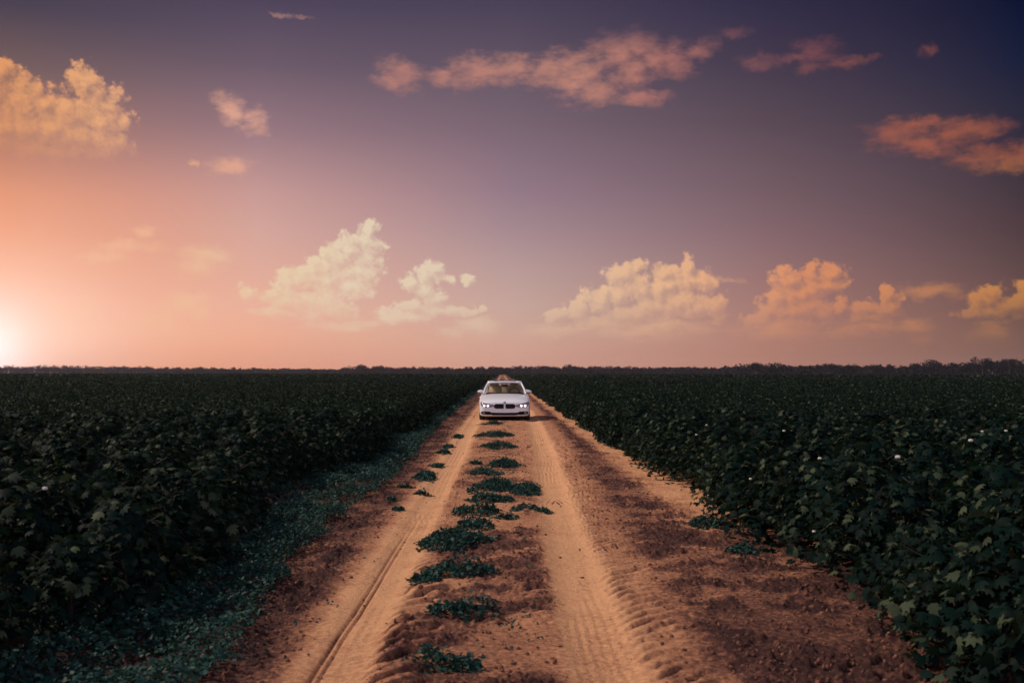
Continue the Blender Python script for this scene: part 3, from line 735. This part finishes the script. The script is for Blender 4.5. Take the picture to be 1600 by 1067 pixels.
for k, (px, top, lab) in enumerate([(1535, 556, 'round topped dark tree rising above the wood at the right end of the horizon'),
        (1462, 561, 'broad dark tree standing above the dip of the wood on the right'),
        (1185, 565.5, 'wide domed tree where the wood steps up right of the car'),
        (1577, 557.5, 'dark spreading tree last in the wood at the right edge'),
        (1300, 566, 'flat topped tree on the even right stretch of the wood'),
        (884, 569, 'small pointed tree standing out of the wood just right of the car'),
        (566, 569, 'ragged tall tree where the left wood steps up against the orange sky'),
        (598, 570.5, 'slim tree with a feathery top next to the ragged tall one')]):
    D = float(tree_dist(px)) * 0.96; d = ray(px, 560); X = d.x / d.y * D; H = EYE + (582 - top) / FPX * D
    rng = np.random.default_rng(900 + k)
    e = empty('tree', (X, D, -0.05))
    link('crown', leaf_mesh('crown', [tree_crown(H, H * rng.uniform(0.8, 1.15), rng, 900, 0.6)]), M_TREE, e)
    bm = bmesh.new()
    bmesh.ops.create_cone(bm, segments=10, radius1=0.32, radius2=0.14, depth=H * 0.65, matrix=Matrix.Translation((0, 0, H * 0.325)))
    for b in range(5):
        an = b * 1.3; mtx = Matrix.Translation((0, 0, H * 0.5)) @ Matrix.Rotation(an, 4, 'Z') @ Matrix.Rotation(0.8, 4, 'Y') @ Matrix.Translation((0, 0, H * 0.14))
        bmesh.ops.create_cone(bm, segments=7, radius1=0.13, radius2=0.05, depth=H * 0.3, matrix=mtx)
    me = bpy.data.meshes.new('trunk'); bm.to_mesh(me); bm.free()
    link('trunk', me, M_BARK, e)
    tag(e, lab, 'tree', 'trees standing out of the far wood')


# ------------------------------------------------------------------ evening haze
hm = bpy.data.materials.new('evening_haze'); hm.use_nodes = True; hn = NT(hm.node_tree); hn.n.clear()
pv = hn.add('ShaderNodeVolumePrincipled'); pv.inputs['Color'].default_value = (0.80, 0.78, 0.95, 1); pv.inputs['Density'].default_value = 0.00013
pv.inputs['Anisotropy'].default_value = 0.35
hn.l.new(pv.outputs[0], hn.add('ShaderNodeOutputMaterial').inputs['Volume'])
hb = bmesh.new(); bmesh.ops.create_cube(hb, size=1.0); bmesh.ops.scale(hb, vec=(3100, 1740, 26), verts=hb.verts)
bmesh.ops.translate(hb, vec=(0, 720, 11.5), verts=hb.verts)
hme = bpy.data.meshes.new('haze'); hb.to_mesh(hme); hb.free()
tag(link('haze', hme, hm), kind='stuff')
#CAR#
# ------------------------------------------------------------------ the white saloon car
M_PAINT = mat('white_paint', (0.80, 0.84, 0.90), 0.28, Coat_Weight=0.6, Coat_Roughness=0.05)
n_ = NT(M_PAINT.node_tree); g_ = n_.add('ShaderNodeNewGeometry'); s_ = n_.add('ShaderNodeSeparateXYZ')
n_.put(s_.inputs[0], g_.outputs['Position'])
dust = n_.m('MULTIPLY', n_.rng(s_.outputs[2], 0.15, 0.75, 1.0, 0.0), n_.rng(n_.noise(g_.outputs['Position'], 6, 4, 0.6), 0.3, 0.75))
n_.put(bsdf(M_PAINT).inputs['Base Color'], n_.mix(n_.m('MULTIPLY', dust, 0.06), (0.80, 0.84, 0.90), (0.42, 0.26, 0.17)))
M_BLACK = mat('black_plastic', (0.006, 0.006, 0.007), 0.7, Specular_IOR_Level=0.15)
M_GLOSSK = mat('gloss_black', (0.005, 0.005, 0.006), 0.3, Specular_IOR_Level=0.2)
M_TYRE = mat('tyre_rubber', (0.022, 0.020, 0.020), 0.85)
M_ALLOY = mat('alloy', (0.45, 0.45, 0.47), 0.3, 0.9)
M_CHROME = mat('chrome', (0.75, 0.75, 0.78), 0.12, 1.0)
M_SEAT = mat('beige_leather', (0.44, 0.33, 0.20), 0.6)
M_DARKIN = mat('dark_interior', (0.02, 0.018, 0.018), 0.7)
M_BLUE = mat('emblem_blue', (0.02, 0.12, 0.45), 0.3)
M_WHITE = mat('emblem_white', (0.8, 0.8, 0.8), 0.3)
M_RED = mat('tail_lens', (0.25, 0.01, 0.01), 0.15)
M_LAMP = mat('lamp_glow', (0.9, 0.9, 1.0), 0.3); bsdf(M_LAMP).inputs['Emission Color'].default_value = (0.86, 0.80, 1.0, 1); bsdf(M_LAMP).inputs['Emission Strength'].default_value = 4.0
M_LENS = mat('lamp_housing', (0.28, 0.28, 0.32), 0.15, 0.5)
M_FOG = mat('fog_lamp_glass', (0.25, 0.27, 0.32), 0.1, 0.6)
M_GLASS = bpy.data.materials.new('car_glass'); M_GLASS.use_nodes = True
n_ = NT(M_GLASS.node_tree); n_.n.clear()
tr_ = n_.add('ShaderNodeBsdfTransparent'); tr_.inputs[0].default_value = (0.86, 0.84, 0.80, 1)
gl_ = n_.add('ShaderNodeBsdfGlossy'); gl_.inputs['Roughness'].default_value = 0.03
fr_ = n_.add('ShaderNodeFresnel'); fr_.inputs[0].default_value = 1.5
mx_ = n_.add('ShaderNodeMixShader'); n_.put(mx_.inputs[0], n_.m('MULTIPLY_ADD', fr_.outputs[0], 0.7, 0.03))
n_.l.new(tr_.outputs[0], mx_.inputs[1]); n_.l.new(gl_.outputs[0], mx_.inputs[2])
n_.l.new(mx_.outputs[0], n_.add('ShaderNodeOutputMaterial').inputs[0])

cp = gp(788.5, 657.5, 0.0)
CARZ = road_z(cp.x - 0.75, cp.y + 0.8) - 0.012
car = empty('car', (cp.x, cp.y, CARZ)); car.scale.x = 1.06
tag(car, 'white saloon car with lit headlights and beige seats facing the camera on the dirt track', 'car')

def bm_obj(name, bm, m, parent, smooth=True, recalc=True):
    if recalc: bmesh.ops.recalc_face_normals(bm, faces=bm.faces)
    me = bpy.data.meshes.new(name); bm.to_mesh(me); bm.free()
    if smooth:
        for p in me.polygons: p.use_smooth = True
    return link(name, me, m, parent)
def applied(o, mods):
    for t, kw in mods:
        md = o.modifiers.new(t, t)
        for k, v in kw.items(): setattr(md, k, v)
    dg = bpy.context.evaluated_depsgraph_get(); me = bpy.data.meshes.new_from_object(o.evaluated_get(dg))
    o.modifiers.clear(); old = o.data; o.data = me; me.name = old.name; bpy.data.meshes.remove(old)
    return o

ST = [(0.00,.60,.20,.60,.655),(0.05,.77,.165,.65,.72),(0.17,.865,.15,.70,.775),(0.42,.895,.16,.765,.845),(0.80,.905,.16,.835,.905),
      (1.30,.905,.16,.895,.965),(1.62,.905,.16,.92,.985),(2.60,.905,.16,.94,.985),(3.55,.905,.16,.965,1.0),(3.95,.90,.17,.97,1.045),
      (4.33,.865,.20,.955,1.06),(4.56,.79,.27,.90,1.01),(4.62,.70,.32,.82,.90)]
bm = bmesh.new(); rings = []
for (y, w, zb, zs, zt) in ST:
    half_ = [(0, zb), (.88 * w, zb), (.985 * w, zb + .05), (w, .5 * (zb + zs)), (.985 * w, zs - .07), (.92 * w, zs), (.62 * w, zt - .012), (.30 * w, zt - .004), (0, zt)]
    Rr = [bm.verts.new((a, y, b)) for a, b in half_]
    Ll = [Rr[0]] + [bm.verts.new((-a, y, b)) for a, b in half_[1:-1]] + [Rr[-1]]
    rings.append((Rr, Ll))
for k in range(len(rings) - 1):
    for s in (0, 1):
        A, B = rings[k][s], rings[k + 1][s]
        for i in range(8): bm.faces.new((A[i], A[i + 1], B[i + 1], B[i]))
for k in (0, -1):
    A, B = rings[k]
    bm.faces.new((A[0], A[1], B[1])); bm.faces.new((A[8], A[7], B[7]))
    for i in range(1, 7): bm.faces.new((A[i], A[i + 1], B[i + 1], B[i]))
body = bm_obj('body', bm, M_PAINT, car)
applied(body, [('SUBSURF', dict(levels=3, render_levels=3))])
# wheel arches
WY = (0.80, 3.60); WX = 0.775; WR = 0.325
bm = bmesh.new()
for wy in WY:
    for s in (-1, 1):
        bmesh.ops.create_cone(bm, segments=40, radius1=0.375, radius2=0.375, depth=0.36, cap_ends=True,
                              matrix=Matrix.Translation((s * 0.84, wy, WR + 0.01)) @ Matrix.Rotation(math.pi / 2, 4, 'Y'))
cut = bm_obj('cutter', bm, M_BLACK, car, False)
applied(body, [('BOOLEAN', dict(object=cut, operation='DIFFERENCE', solver='EXACT'))])
bpy.data.objects.remove(cut, do_unlink=True)
for p in body.data.polygons: p.use_smooth = True
bmb = bmesh.new(); bmb.from_mesh(body.data); BV = BVHTree.FromBMesh(bmb)
def front_y(xx, zz):
    h = BV.ray_cast(Vector((xx, -2, zz)), Vector((0, 1, 0)))
    return h[0].y if h[0] is not None and h[0].y < 1.2 else None
def top_z(xx, yy):
    h = BV.ray_cast(Vector((xx, yy, 3)), Vector((0, 0, -1))); return h[0].z if h[0] is not None else 0.9

def front_patch(name, cols, m, off=0.006, rows=6, parent=None, thick=0.02):
    """cols: list of (x, z_low, z_high) laid on the front of the body."""
    bm = bmesh.new(); G = []; last = 0.05
    for (xx, a, b) in cols:
        col = []
        for r_ in range(rows + 1):
            zz = a + (b - a) * r_ / rows; yy = front_y(xx, zz)
            if yy is None: yy = last
            last = yy
            col.append(bm.verts.new((xx, yy - off, zz)))
        G.append(col)
    for i in range(len(G) - 1):
        for r_ in range(rows): bm.faces.new((G[i][r_], G[i + 1][r_], G[i + 1][r_ + 1], G[i][r_ + 1]))
    # give the patch thickness back into the body
    ret = bmesh.ops.extrude_face_region(bm, geom=list(bm.faces))
    for v in ret['geom']:
        if isinstance(v, bmesh.types.BMVert): v.co.y += thick + off
    return bm_obj(name, bm, m, parent or car)
def interp_cols(lo, hi, x0, x1, n=14, s=1):
    out = []
    for i in range(n + 1):
        xx = x0 + (x1 - x0) * i / n
        out.append((s * xx, float(np.interp(xx, *zip(*lo))), float(np.interp(xx, *zip(*hi)))))
    return out
for s in (-1, 1):
    g = front_patch('grille', interp_cols([(.03,.475),(.06,.455),(.30,.455),(.35,.48),(.372,.52)], [(.03,.60),(.06,.618),(.30,.618),(.345,.60),(.372,.55)], .03, .372, 16, s), M_GLOSSK, 0.010)
    # chrome ring and bars of the grille
    lo_ = interp_cols([(.018,.462),(.06,.441),(.30,.441),(.36,.47),(.388,.52)], [(.018,.47),(.06,.455),(.30,.455),(.355,.48),(.388,.535)], .018, .388, 16, s)
    hi_ = interp_cols([(.018,.602),(.06,.618),(.30,.618),(.355,.59),(.388,.535)], [(.018,.612),(.06,.632),(.30,.632),(.36,.603),(.388,.55)], .018, .388, 16, s)
    front_patch('grille_ring', lo_, M_CHROME, 0.013, 1, g); front_patch('grille_ring', hi_, M_CHROME, 0.013, 1, g)
    for k in range(8):
        xx = s * (.062 + k * .038); front_patch('grille_bar', [(xx - .004, .458, .615), (xx + .004, .458, .615)], M_BLACK, 0.016, 3, g)
    h = front_patch('headlight', interp_cols([(.385,.535),(.46,.50),(.74,.505),(.82,.56),(.84,.60)], [(.385,.575),(.50,.60),(.70,.645),(.80,.675),(.84,.665)], .385, .84, 16, s), M_LENS, 0.007)
    front_patch('lamp_brow', interp_cols([(.385,.572),(.50,.595),(.70,.638),(.80,.665),(.84,.655)], [(.385,.585),(.50,.612),(.70,.657),(.80,.687),(.84,.68)], .385, .84, 12, s), M_GLOSSK, 0.010, 1, h)
    for xx in (.575, .705):
        yy = front_y(s * xx, .555) or 0.2
        bm = bmesh.new(); bmesh.ops.create_cone(bm, segments=24, radius1=.028, radius2=.032, depth=.04, cap_ends=True, matrix=Matrix.Translation((s * xx, yy - .012, .553)) @ Matrix.Rotation(math.pi / 2, 4, 'X'))
        bm_obj('lamp', bm, M_LAMP, h, False)
        bm = bmesh.new(); bmesh.ops.create_cone(bm, segments=28, radius1=.058, radius2=.058, depth=.03, cap_ends=True, matrix=Matrix.Translation((s * xx, yy - .008, .553)) @ Matrix.Rotation(math.pi / 2, 4, 'X'))
        bm_obj('lamp_bezel', bm, M_CHROME, h, False)
    f = front_patch('fog_lamp_bay', interp_cols([(.44,.235),(.55,.225),(.76,.235),(.815,.27)], [(.44,.305),(.52,.345),(.72,.355),(.80,.345),(.815,.32)], .44, .815, 14, s), M_BLACK, 0.006)
    yy = front_y(s * .715, .295) or .2
    bm = bmesh.new(); bmesh.ops.create_cone(bm, segments=24, radius1=.04, radius2=.04, depth=.05, cap_ends=True, matrix=Matrix.Translation((s * .715, yy - .012, .295)) @ Matrix.Rotation(math.pi / 2, 4, 'X'))
    bm_obj('fog_lamp', bm, M_FOG, f, False)
    # headlight sits on the wing: door mirror
    bm = bmesh.new(); bmesh.ops.create_cube(bm, size=1.0)
    bmesh.ops.scale(bm, vec=(.265, .16, .185), verts=bm.verts)
    for v in bm.verts:
        if v.co.x * s > 0: v.co.z *= .62; v.co.y += .03; v.co.z -= .006
        if v.co.y > 0: v.co.z *= .9
    bmesh.ops.translate(bm, vec=(s * .865, 1.72, 1.045), verts=bm.verts)
    mo = bm_obj('door_mirror', bm, M_PAINT, car); applied(mo, [('SUBSURF', dict(levels=3, render_levels=3))])
    bm = bmesh.new(); bmesh.ops.create_cube(bm, size=1.0); bmesh.ops.scale(bm, vec=(.17, .05, .03), verts=bm.verts)
    bmesh.ops.translate(bm, vec=(s * .845, 1.72, .975), verts=bm.verts)
    bm_obj('mirror_arm', bm, M_BLACK, mo, False)
    # tail lamp
    bm = bmesh.new(); bmesh.ops.create_cube(bm, size=1.0); bmesh.ops.scale(bm, vec=(.30, .16, .14), verts=bm.verts)
    bmesh.ops.translate(bm, vec=(s * .66, 4.50, .83), verts=bm.verts); bmesh.ops.bevel(bm, geom=bm.edges[:], offset=.03, segments=3, affect='EDGES')
    bm_obj('tail_light', bm, M_RED, car)
front_patch('lower_intake', [(xx, a, b) for xx, a, b in [(-.44,.215,.31),(-.3,.212,.305),(0,.212,.30),(.3,.212,.305),(.44,.215,.31)]], M_BLACK, 0.006)
# emblem
ey = front_y(0, .66) or 0.03
zt_ = 0.672; yy = (front_y(0, zt_ - .012) or .02)
em = Matrix.Translation((0, yy - .004, zt_)) @ Matrix.Rotation(math.radians(62), 4, 'X')
bm = bmesh.new(); bmesh.ops.create_cone(bm, segments=36, radius1=.041, radius2=.039, depth=.012, cap_ends=True, matrix=em); emb = bm_obj('emblem', bm, M_GLOSSK, car, False)
bm = bmesh.new()
for (r0, r1, hz) in ((.036, .041, .0085),):
    ring = [[em @ Vector((r_ * math.cos(a * math.pi / 18), r_ * math.sin(a * math.pi / 18), hz)) for a in range(36)] for r_ in (r0, r1)]
    vs = [[bm.verts.new(p) for p in q] for q in ring]
    for a in range(36): bm.faces.new((vs[0][a], vs[0][(a + 1) % 36], vs[1][(a + 1) % 36], vs[1][a]))
bm_obj('emblem_ring', bm, M_CHROME, emb, False)
for q in range(4):
    bm = bmesh.new(); c0 = bm.verts.new(em @ Vector((0, 0, .0075)))
    vs = [bm.verts.new(em @ Vector((.024 * math.cos((q * 9 + a) * math.pi / 18), .024 * math.sin((q * 9 + a) * math.pi / 18), .0075))) for a in range(10)]
    for a in range(9): bm.faces.new((c0, vs[a], vs[a + 1]))
    bm_obj('emblem_quarter', bm, M_BLUE if q % 2 else M_WHITE, emb, False)
# under-body, a black box set low to darken the gap beneath the car
bm = bmesh.new(); bmesh.ops.create_cube(bm, size=1.0); bmesh.ops.scale(bm, vec=(1.50, 3.9, .10), verts=bm.verts)
bmesh.ops.translate(bm, vec=(0, 2.22, .145), verts=bm.verts); bm_obj('underbody', bm, M_BLACK, car, False)

# wheels
def wheel(wy, s):
    w = empty('wheel', (s * WX, wy, WR)); w.parent = car
    prof = [(-.105, .215), (-.112, .25), (-.108, .295), (-.085, .318), (-.04, .325), (.04, .325), (.085, .318), (.108, .295), (.112, .25), (.105, .215)]
    bm = bmesh.new(); rr = []
    for k in range(48):
        a = k * math.pi / 24; rr.append([bm.verts.new((xx, r_ * math.cos(a), r_ * math.sin(a))) for xx, r_ in prof])
    for k in range(48):
        for i in range(len(prof) - 1): bm.faces.new((rr[k][i], rr[(k + 1) % 48][i], rr[(k + 1) % 48][i + 1], rr[k][i + 1]))
    bm_obj('tyre', bm, M_TYRE, w)
    bm = bmesh.new()
    pr = [(-.10, .205), (-.10, .218), (.10, .218), (.10, .205), (.085, .20), (-.085, .20)]; rr = []
    for k in range(48):
        a = k * math.pi / 24; rr.append([bm.verts.new((xx, r_ * math.cos(a), r_ * math.sin(a))) for xx, r_ in pr])
    for k in range(48):
        for i in range(len(pr)): bm.faces.new((rr[k][i], rr[(k + 1) % 48][i], rr[(k + 1) % 48][(i + 1) % len(pr)], rr[k][(i + 1) % len(pr)]))
    for k in range(10):
        a = (k // 2) * 2 * math.pi / 5 + (0.16 if k % 2 else -0.16)
        bmesh.ops.create_cube(bm, size=1.0, matrix=Matrix.Rotation(a, 4, 'X') @ Matrix.Translation((s * .075, 0, .125)) @ Matrix.Diagonal((.022, .022, .165, 1)))
    bmesh.ops.create_cone(bm, segments=20, radius1=.055, radius2=.05, depth=.05, cap_ends=True, matrix=Matrix.Translation((s * .075, 0, 0)) @ Matrix.Rotation(math.pi / 2, 4, 'Y'))
    bm_obj('rim', bm, M_ALLOY, w, False)
    bm = bmesh.new(); bmesh.ops.create_cone(bm, segments=28, radius1=.15, radius2=.15, depth=.02, cap_ends=True, matrix=Matrix.Translation((s * .03, 0, 0)) @ Matrix.Rotation(math.pi / 2, 4, 'Y'))
    bm_obj('brake_disc', bm, M_ALLOY, w, False)
for wy in WY:
    for s in (-1, 1): wheel(wy, s)

# greenhouse -------------------------------------------------------------
def curve_pts(pts, n=40):
    pts = np.array(pts, float); t = np.concatenate([[0], np.cumsum(np.linalg.norm(np.diff(pts, axis=0), axis=1))]); t /= t[-1]
    # catmull-rom through the points
    out = []
    for u in np.linspace(0, 1, n):
        k = min(np.searchsorted(t, u, side='right') - 1, len(pts) - 2); v = (u - t[k]) / (t[k + 1] - t[k])
        p0 = pts[max(k - 1, 0)]; p1 = pts[k]; p2 = pts[k + 1]; p3 = pts[min(k + 2, len(pts) - 1)]
        out.append(0.5 * ((2 * p1) + (-p0 + p2) * v + (2 * p0 - 5 * p1 + 4 * p2 - p3) * v * v + (-p0 + 3 * p1 - 3 * p2 + p3) * v ** 3))
    return np.array(out)
RAILP = [(.765, 1.42, .94), (.70, 1.78, 1.155), (.605, 2.18, 1.365), (.595, 2.75, 1.405), (.575, 3.30, 1.37), (.62, 3.72, 1.20), (.68, 4.10, 1.03)]
for s in (-1, 1):
    pts = curve_pts(RAILP, 60); pts[:, 0] *= s
    bm = bmesh.new(); rr = []
    for i, p in enumerate(pts):
        tng = pts[min(i + 1, len(pts) - 1)] - pts[max(i - 1, 0)]; tng = Vector(tng).normalized()
        sx = Vector((1, 0, 0)); u = (sx - tng * sx.dot(tng)).normalized(); w = tng.cross(u)
        wdt = .034 + .05 * float(ss(p[1], 3.3, 3.9)); hgt = .028
        rr.append([bm.verts.new(Vector(p) + u * wdt * math.cos(a) * 1.0 + w * hgt * math.sin(a)) for a in [k * math.pi / 6 for k in range(12)]])
    for i in range(len(rr) - 1):
        for k in range(12): bm.faces.new((rr[i][k], rr[i][(k + 1) % 12], rr[i + 1][(k + 1) % 12], rr[i + 1][k]))
    bm_obj('roof_pillar', bm, M_PAINT, car)
    # side glass between the belt line and the rail
    bm = bmesh.new(); G = []
    for p in curve_pts(RAILP, 40)[2:-2]:
        b0 = Vector((s * .80, p[1], .955 + .02 * (p[1] - 1.4) / 2.7)); b1 = Vector((s * p[0], p[1], p[2]))
        G.append([bm.verts.new(b0.lerp(b1, k / 5) + Vector((s * .03 * math.sin(math.pi * k / 5), 0, 0))) for k in range(6)])
    for i in range(len(G) - 1):
        for k in range(5): bm.faces.new((G[i][k], G[i + 1][k], G[i + 1][k + 1], G[i][k + 1]))
    bm_obj('side_window', bm, M_GLASS, car)
    bm = bmesh.new(); bmesh.ops.create_cube(bm, size=1.0); bmesh.ops.scale(bm, vec=(.03, .10, .47), verts=bm.verts)
    for v in bm.verts: v.co.x += s * (.735 - v.co.z * .40); v.co.y += 2.78; v.co.z += 1.17
    bm_obj('door_pillar', bm, M_GLOSSK, car, False)
    for hy in (2.45, 3.35):
        bm = bmesh.new(); bmesh.ops.create_cube(bm, size=1.0); bmesh.ops.scale(bm, vec=(.03, .20, .03), verts=bm.verts)
        bmesh.ops.translate(bm, vec=(s * .905, hy, .80), verts=bm.verts); bmesh.ops.bevel(bm, geom=bm.edges[:], offset=.008, segments=2, affect='EDGES')
        bm_obj('door_handle', bm, M_PAINT, car)
def sheet(name, rows, m, thick=0.0):
    bm = bmesh.new(); G = [[bm.verts.new(p) for p in r_] for r_ in rows]
    for i in range(len(G) - 1):
        for k in range(len(G[0]) - 1): bm.faces.new((G[i][k], G[i][k + 1], G[i + 1][k + 1], G[i + 1][k]))
    o = bm_obj(name, bm, m, car)
    if thick: applied(o, [('SOLIDIFY', dict(thickness=thick, offset=0))])
    return o
def cross(y, hw, z, crown, bow, n=16):
    return [Vector((hw * t, y + bow * (t * t - 0) , z + crown * (1 - t * t))) for t in np.linspace(-1, 1, n + 1)]
def rail_at(y, seg=None):
    pts = curve_pts(RAILP, 200); i = int(np.argmin(np.abs(pts[:, 1] - y))); return pts[i]
rows = []
for y in np.linspace(1.46, 2.17, 10):
    p = rail_at(y + .0); t = (y - 1.46) / .71
    rows.append(cross(p[1] - .14 * (1 - .6 * t), p[0] - .005, p[2] - .0, .012 + .02 * t, .14 * (1 - .6 * t)))
sheet('windshield', rows, M_GLASS)
rows = []
for y in np.linspace(2.12, 3.34, 14):
    p = rail_at(y); rows.append(cross(y - .05 * (1 - (y - 2.12) / 1.22), p[0], p[2] + .012, .032, .05 * (1 - (y - 2.12) / 1.22)))
sheet('roof', rows, M_PAINT, .03)
rows = []
for y in np.linspace(2.22, 2.72, 6):
    p = rail_at(y); rows.append([Vector((v.x, v.y, v.z)) for v in cross(y, .40, p[2] + .046, .016, 0)])
sheet('sunroof', rows, M_GLOSSK, .012)
rows = []
for y in np.linspace(3.32, 4.06, 10):
    p = rail_at(y); rows.append(cross(y + .10, p[0] - .01, p[2] + .004, .03, -.10))
sheet('rear_window', rows, M_GLASS)
# shark-fin aerial
bm = bmesh.new(); v = [bm.verts.new(q) for q in ((-.02,3.05,1.42),(.02,3.05,1.42),(.02,3.22,1.42),(-.02,3.22,1.42),(0,3.20,1.49))]
for f in ((0,1,2,3),(0,1,4),(1,2,4),(2,3,4),(3,0,4)): bm.faces.new([v[i] for i in f])
bm_obj('aerial', bm, M_PAINT, car, False)
# cabin
def rbox(name, c, sz, m, bev=.04, rot=0.0, parent=None):
    bm = bmesh.new(); bmesh.ops.create_cube(bm, size=1.0); bmesh.ops.scale(bm, vec=sz, verts=bm.verts)
    bmesh.ops.bevel(bm, geom=bm.edges[:], offset=bev, segments=3, affect='EDGES')
    bmesh.ops.transform(bm, matrix=Matrix.Translation(c) @ Matrix.Rotation(rot, 4, 'X'), verts=bm.verts)
    return bm_obj(name, bm, m, parent or car)
rbox('dashboard', (0, 1.72, .955), (1.36, .34, .10), M_DARKIN, .03)
for s in (-1, 1):
    st = rbox('seat', (s * .36, 2.72, .96), (.52, .13, .62), M_SEAT, .05, -.22)
    rbox('headrest', (s * .36, 2.82, 1.29), (.30, .10, .17), M_SEAT, .035, -.1, st)
rs = rbox('rear_seat', (0, 3.52, .98), (1.20, .14, .50), M_SEAT, .05, -.3)
bm = bmesh.new(); bmesh.ops.create_circle(bm, segments=24, radius=.18)
ring_me = bmesh.new()
for k in range(28):
    a0 = k * math.pi / 14
    pass
pr = []
for k in range(28):
    a = k * math.pi / 14
    pr.append([ring_me.verts.new(Matrix.Translation((.36, 2.08, 1.0)) @ Matrix.Rotation(math.radians(65), 4, 'X') @ Vector(((.18 + .016 * math.cos(b)) * math.cos(a), (.18 + .016 * math.cos(b)) * math.sin(a), .016 * math.sin(b)))) for b in [q * math.pi / 4 for q in range(8)]])
for k in range(28):
    for q in range(8): ring_me.faces.new((pr[k][q], pr[(k + 1) % 28][q], pr[(k + 1) % 28][(q + 1) % 8], pr[k][(q + 1) % 8]))
bm.free()
bm_obj('steering_wheel', ring_me, M_DARKIN, car)
rbox('rear_view_mirror', (0, 2.03, 1.265), (.25, .035, .075), M_DARKIN, .015)
bmb.free()

S.view_settings.view_transform = 'Standard'; S.view_settings.look = 'None'
S.view_settings.exposure = 0.0; S.view_settings.gamma = 1.0; S.view_settings.use_curve_mapping = False
S.render.engine = 'CYCLES'; S.cycles.use_denoising = True
S.cycles.max_bounces = 6; S.cycles.transparent_max_bounces = 12; S.cycles.volume_bounces = 0
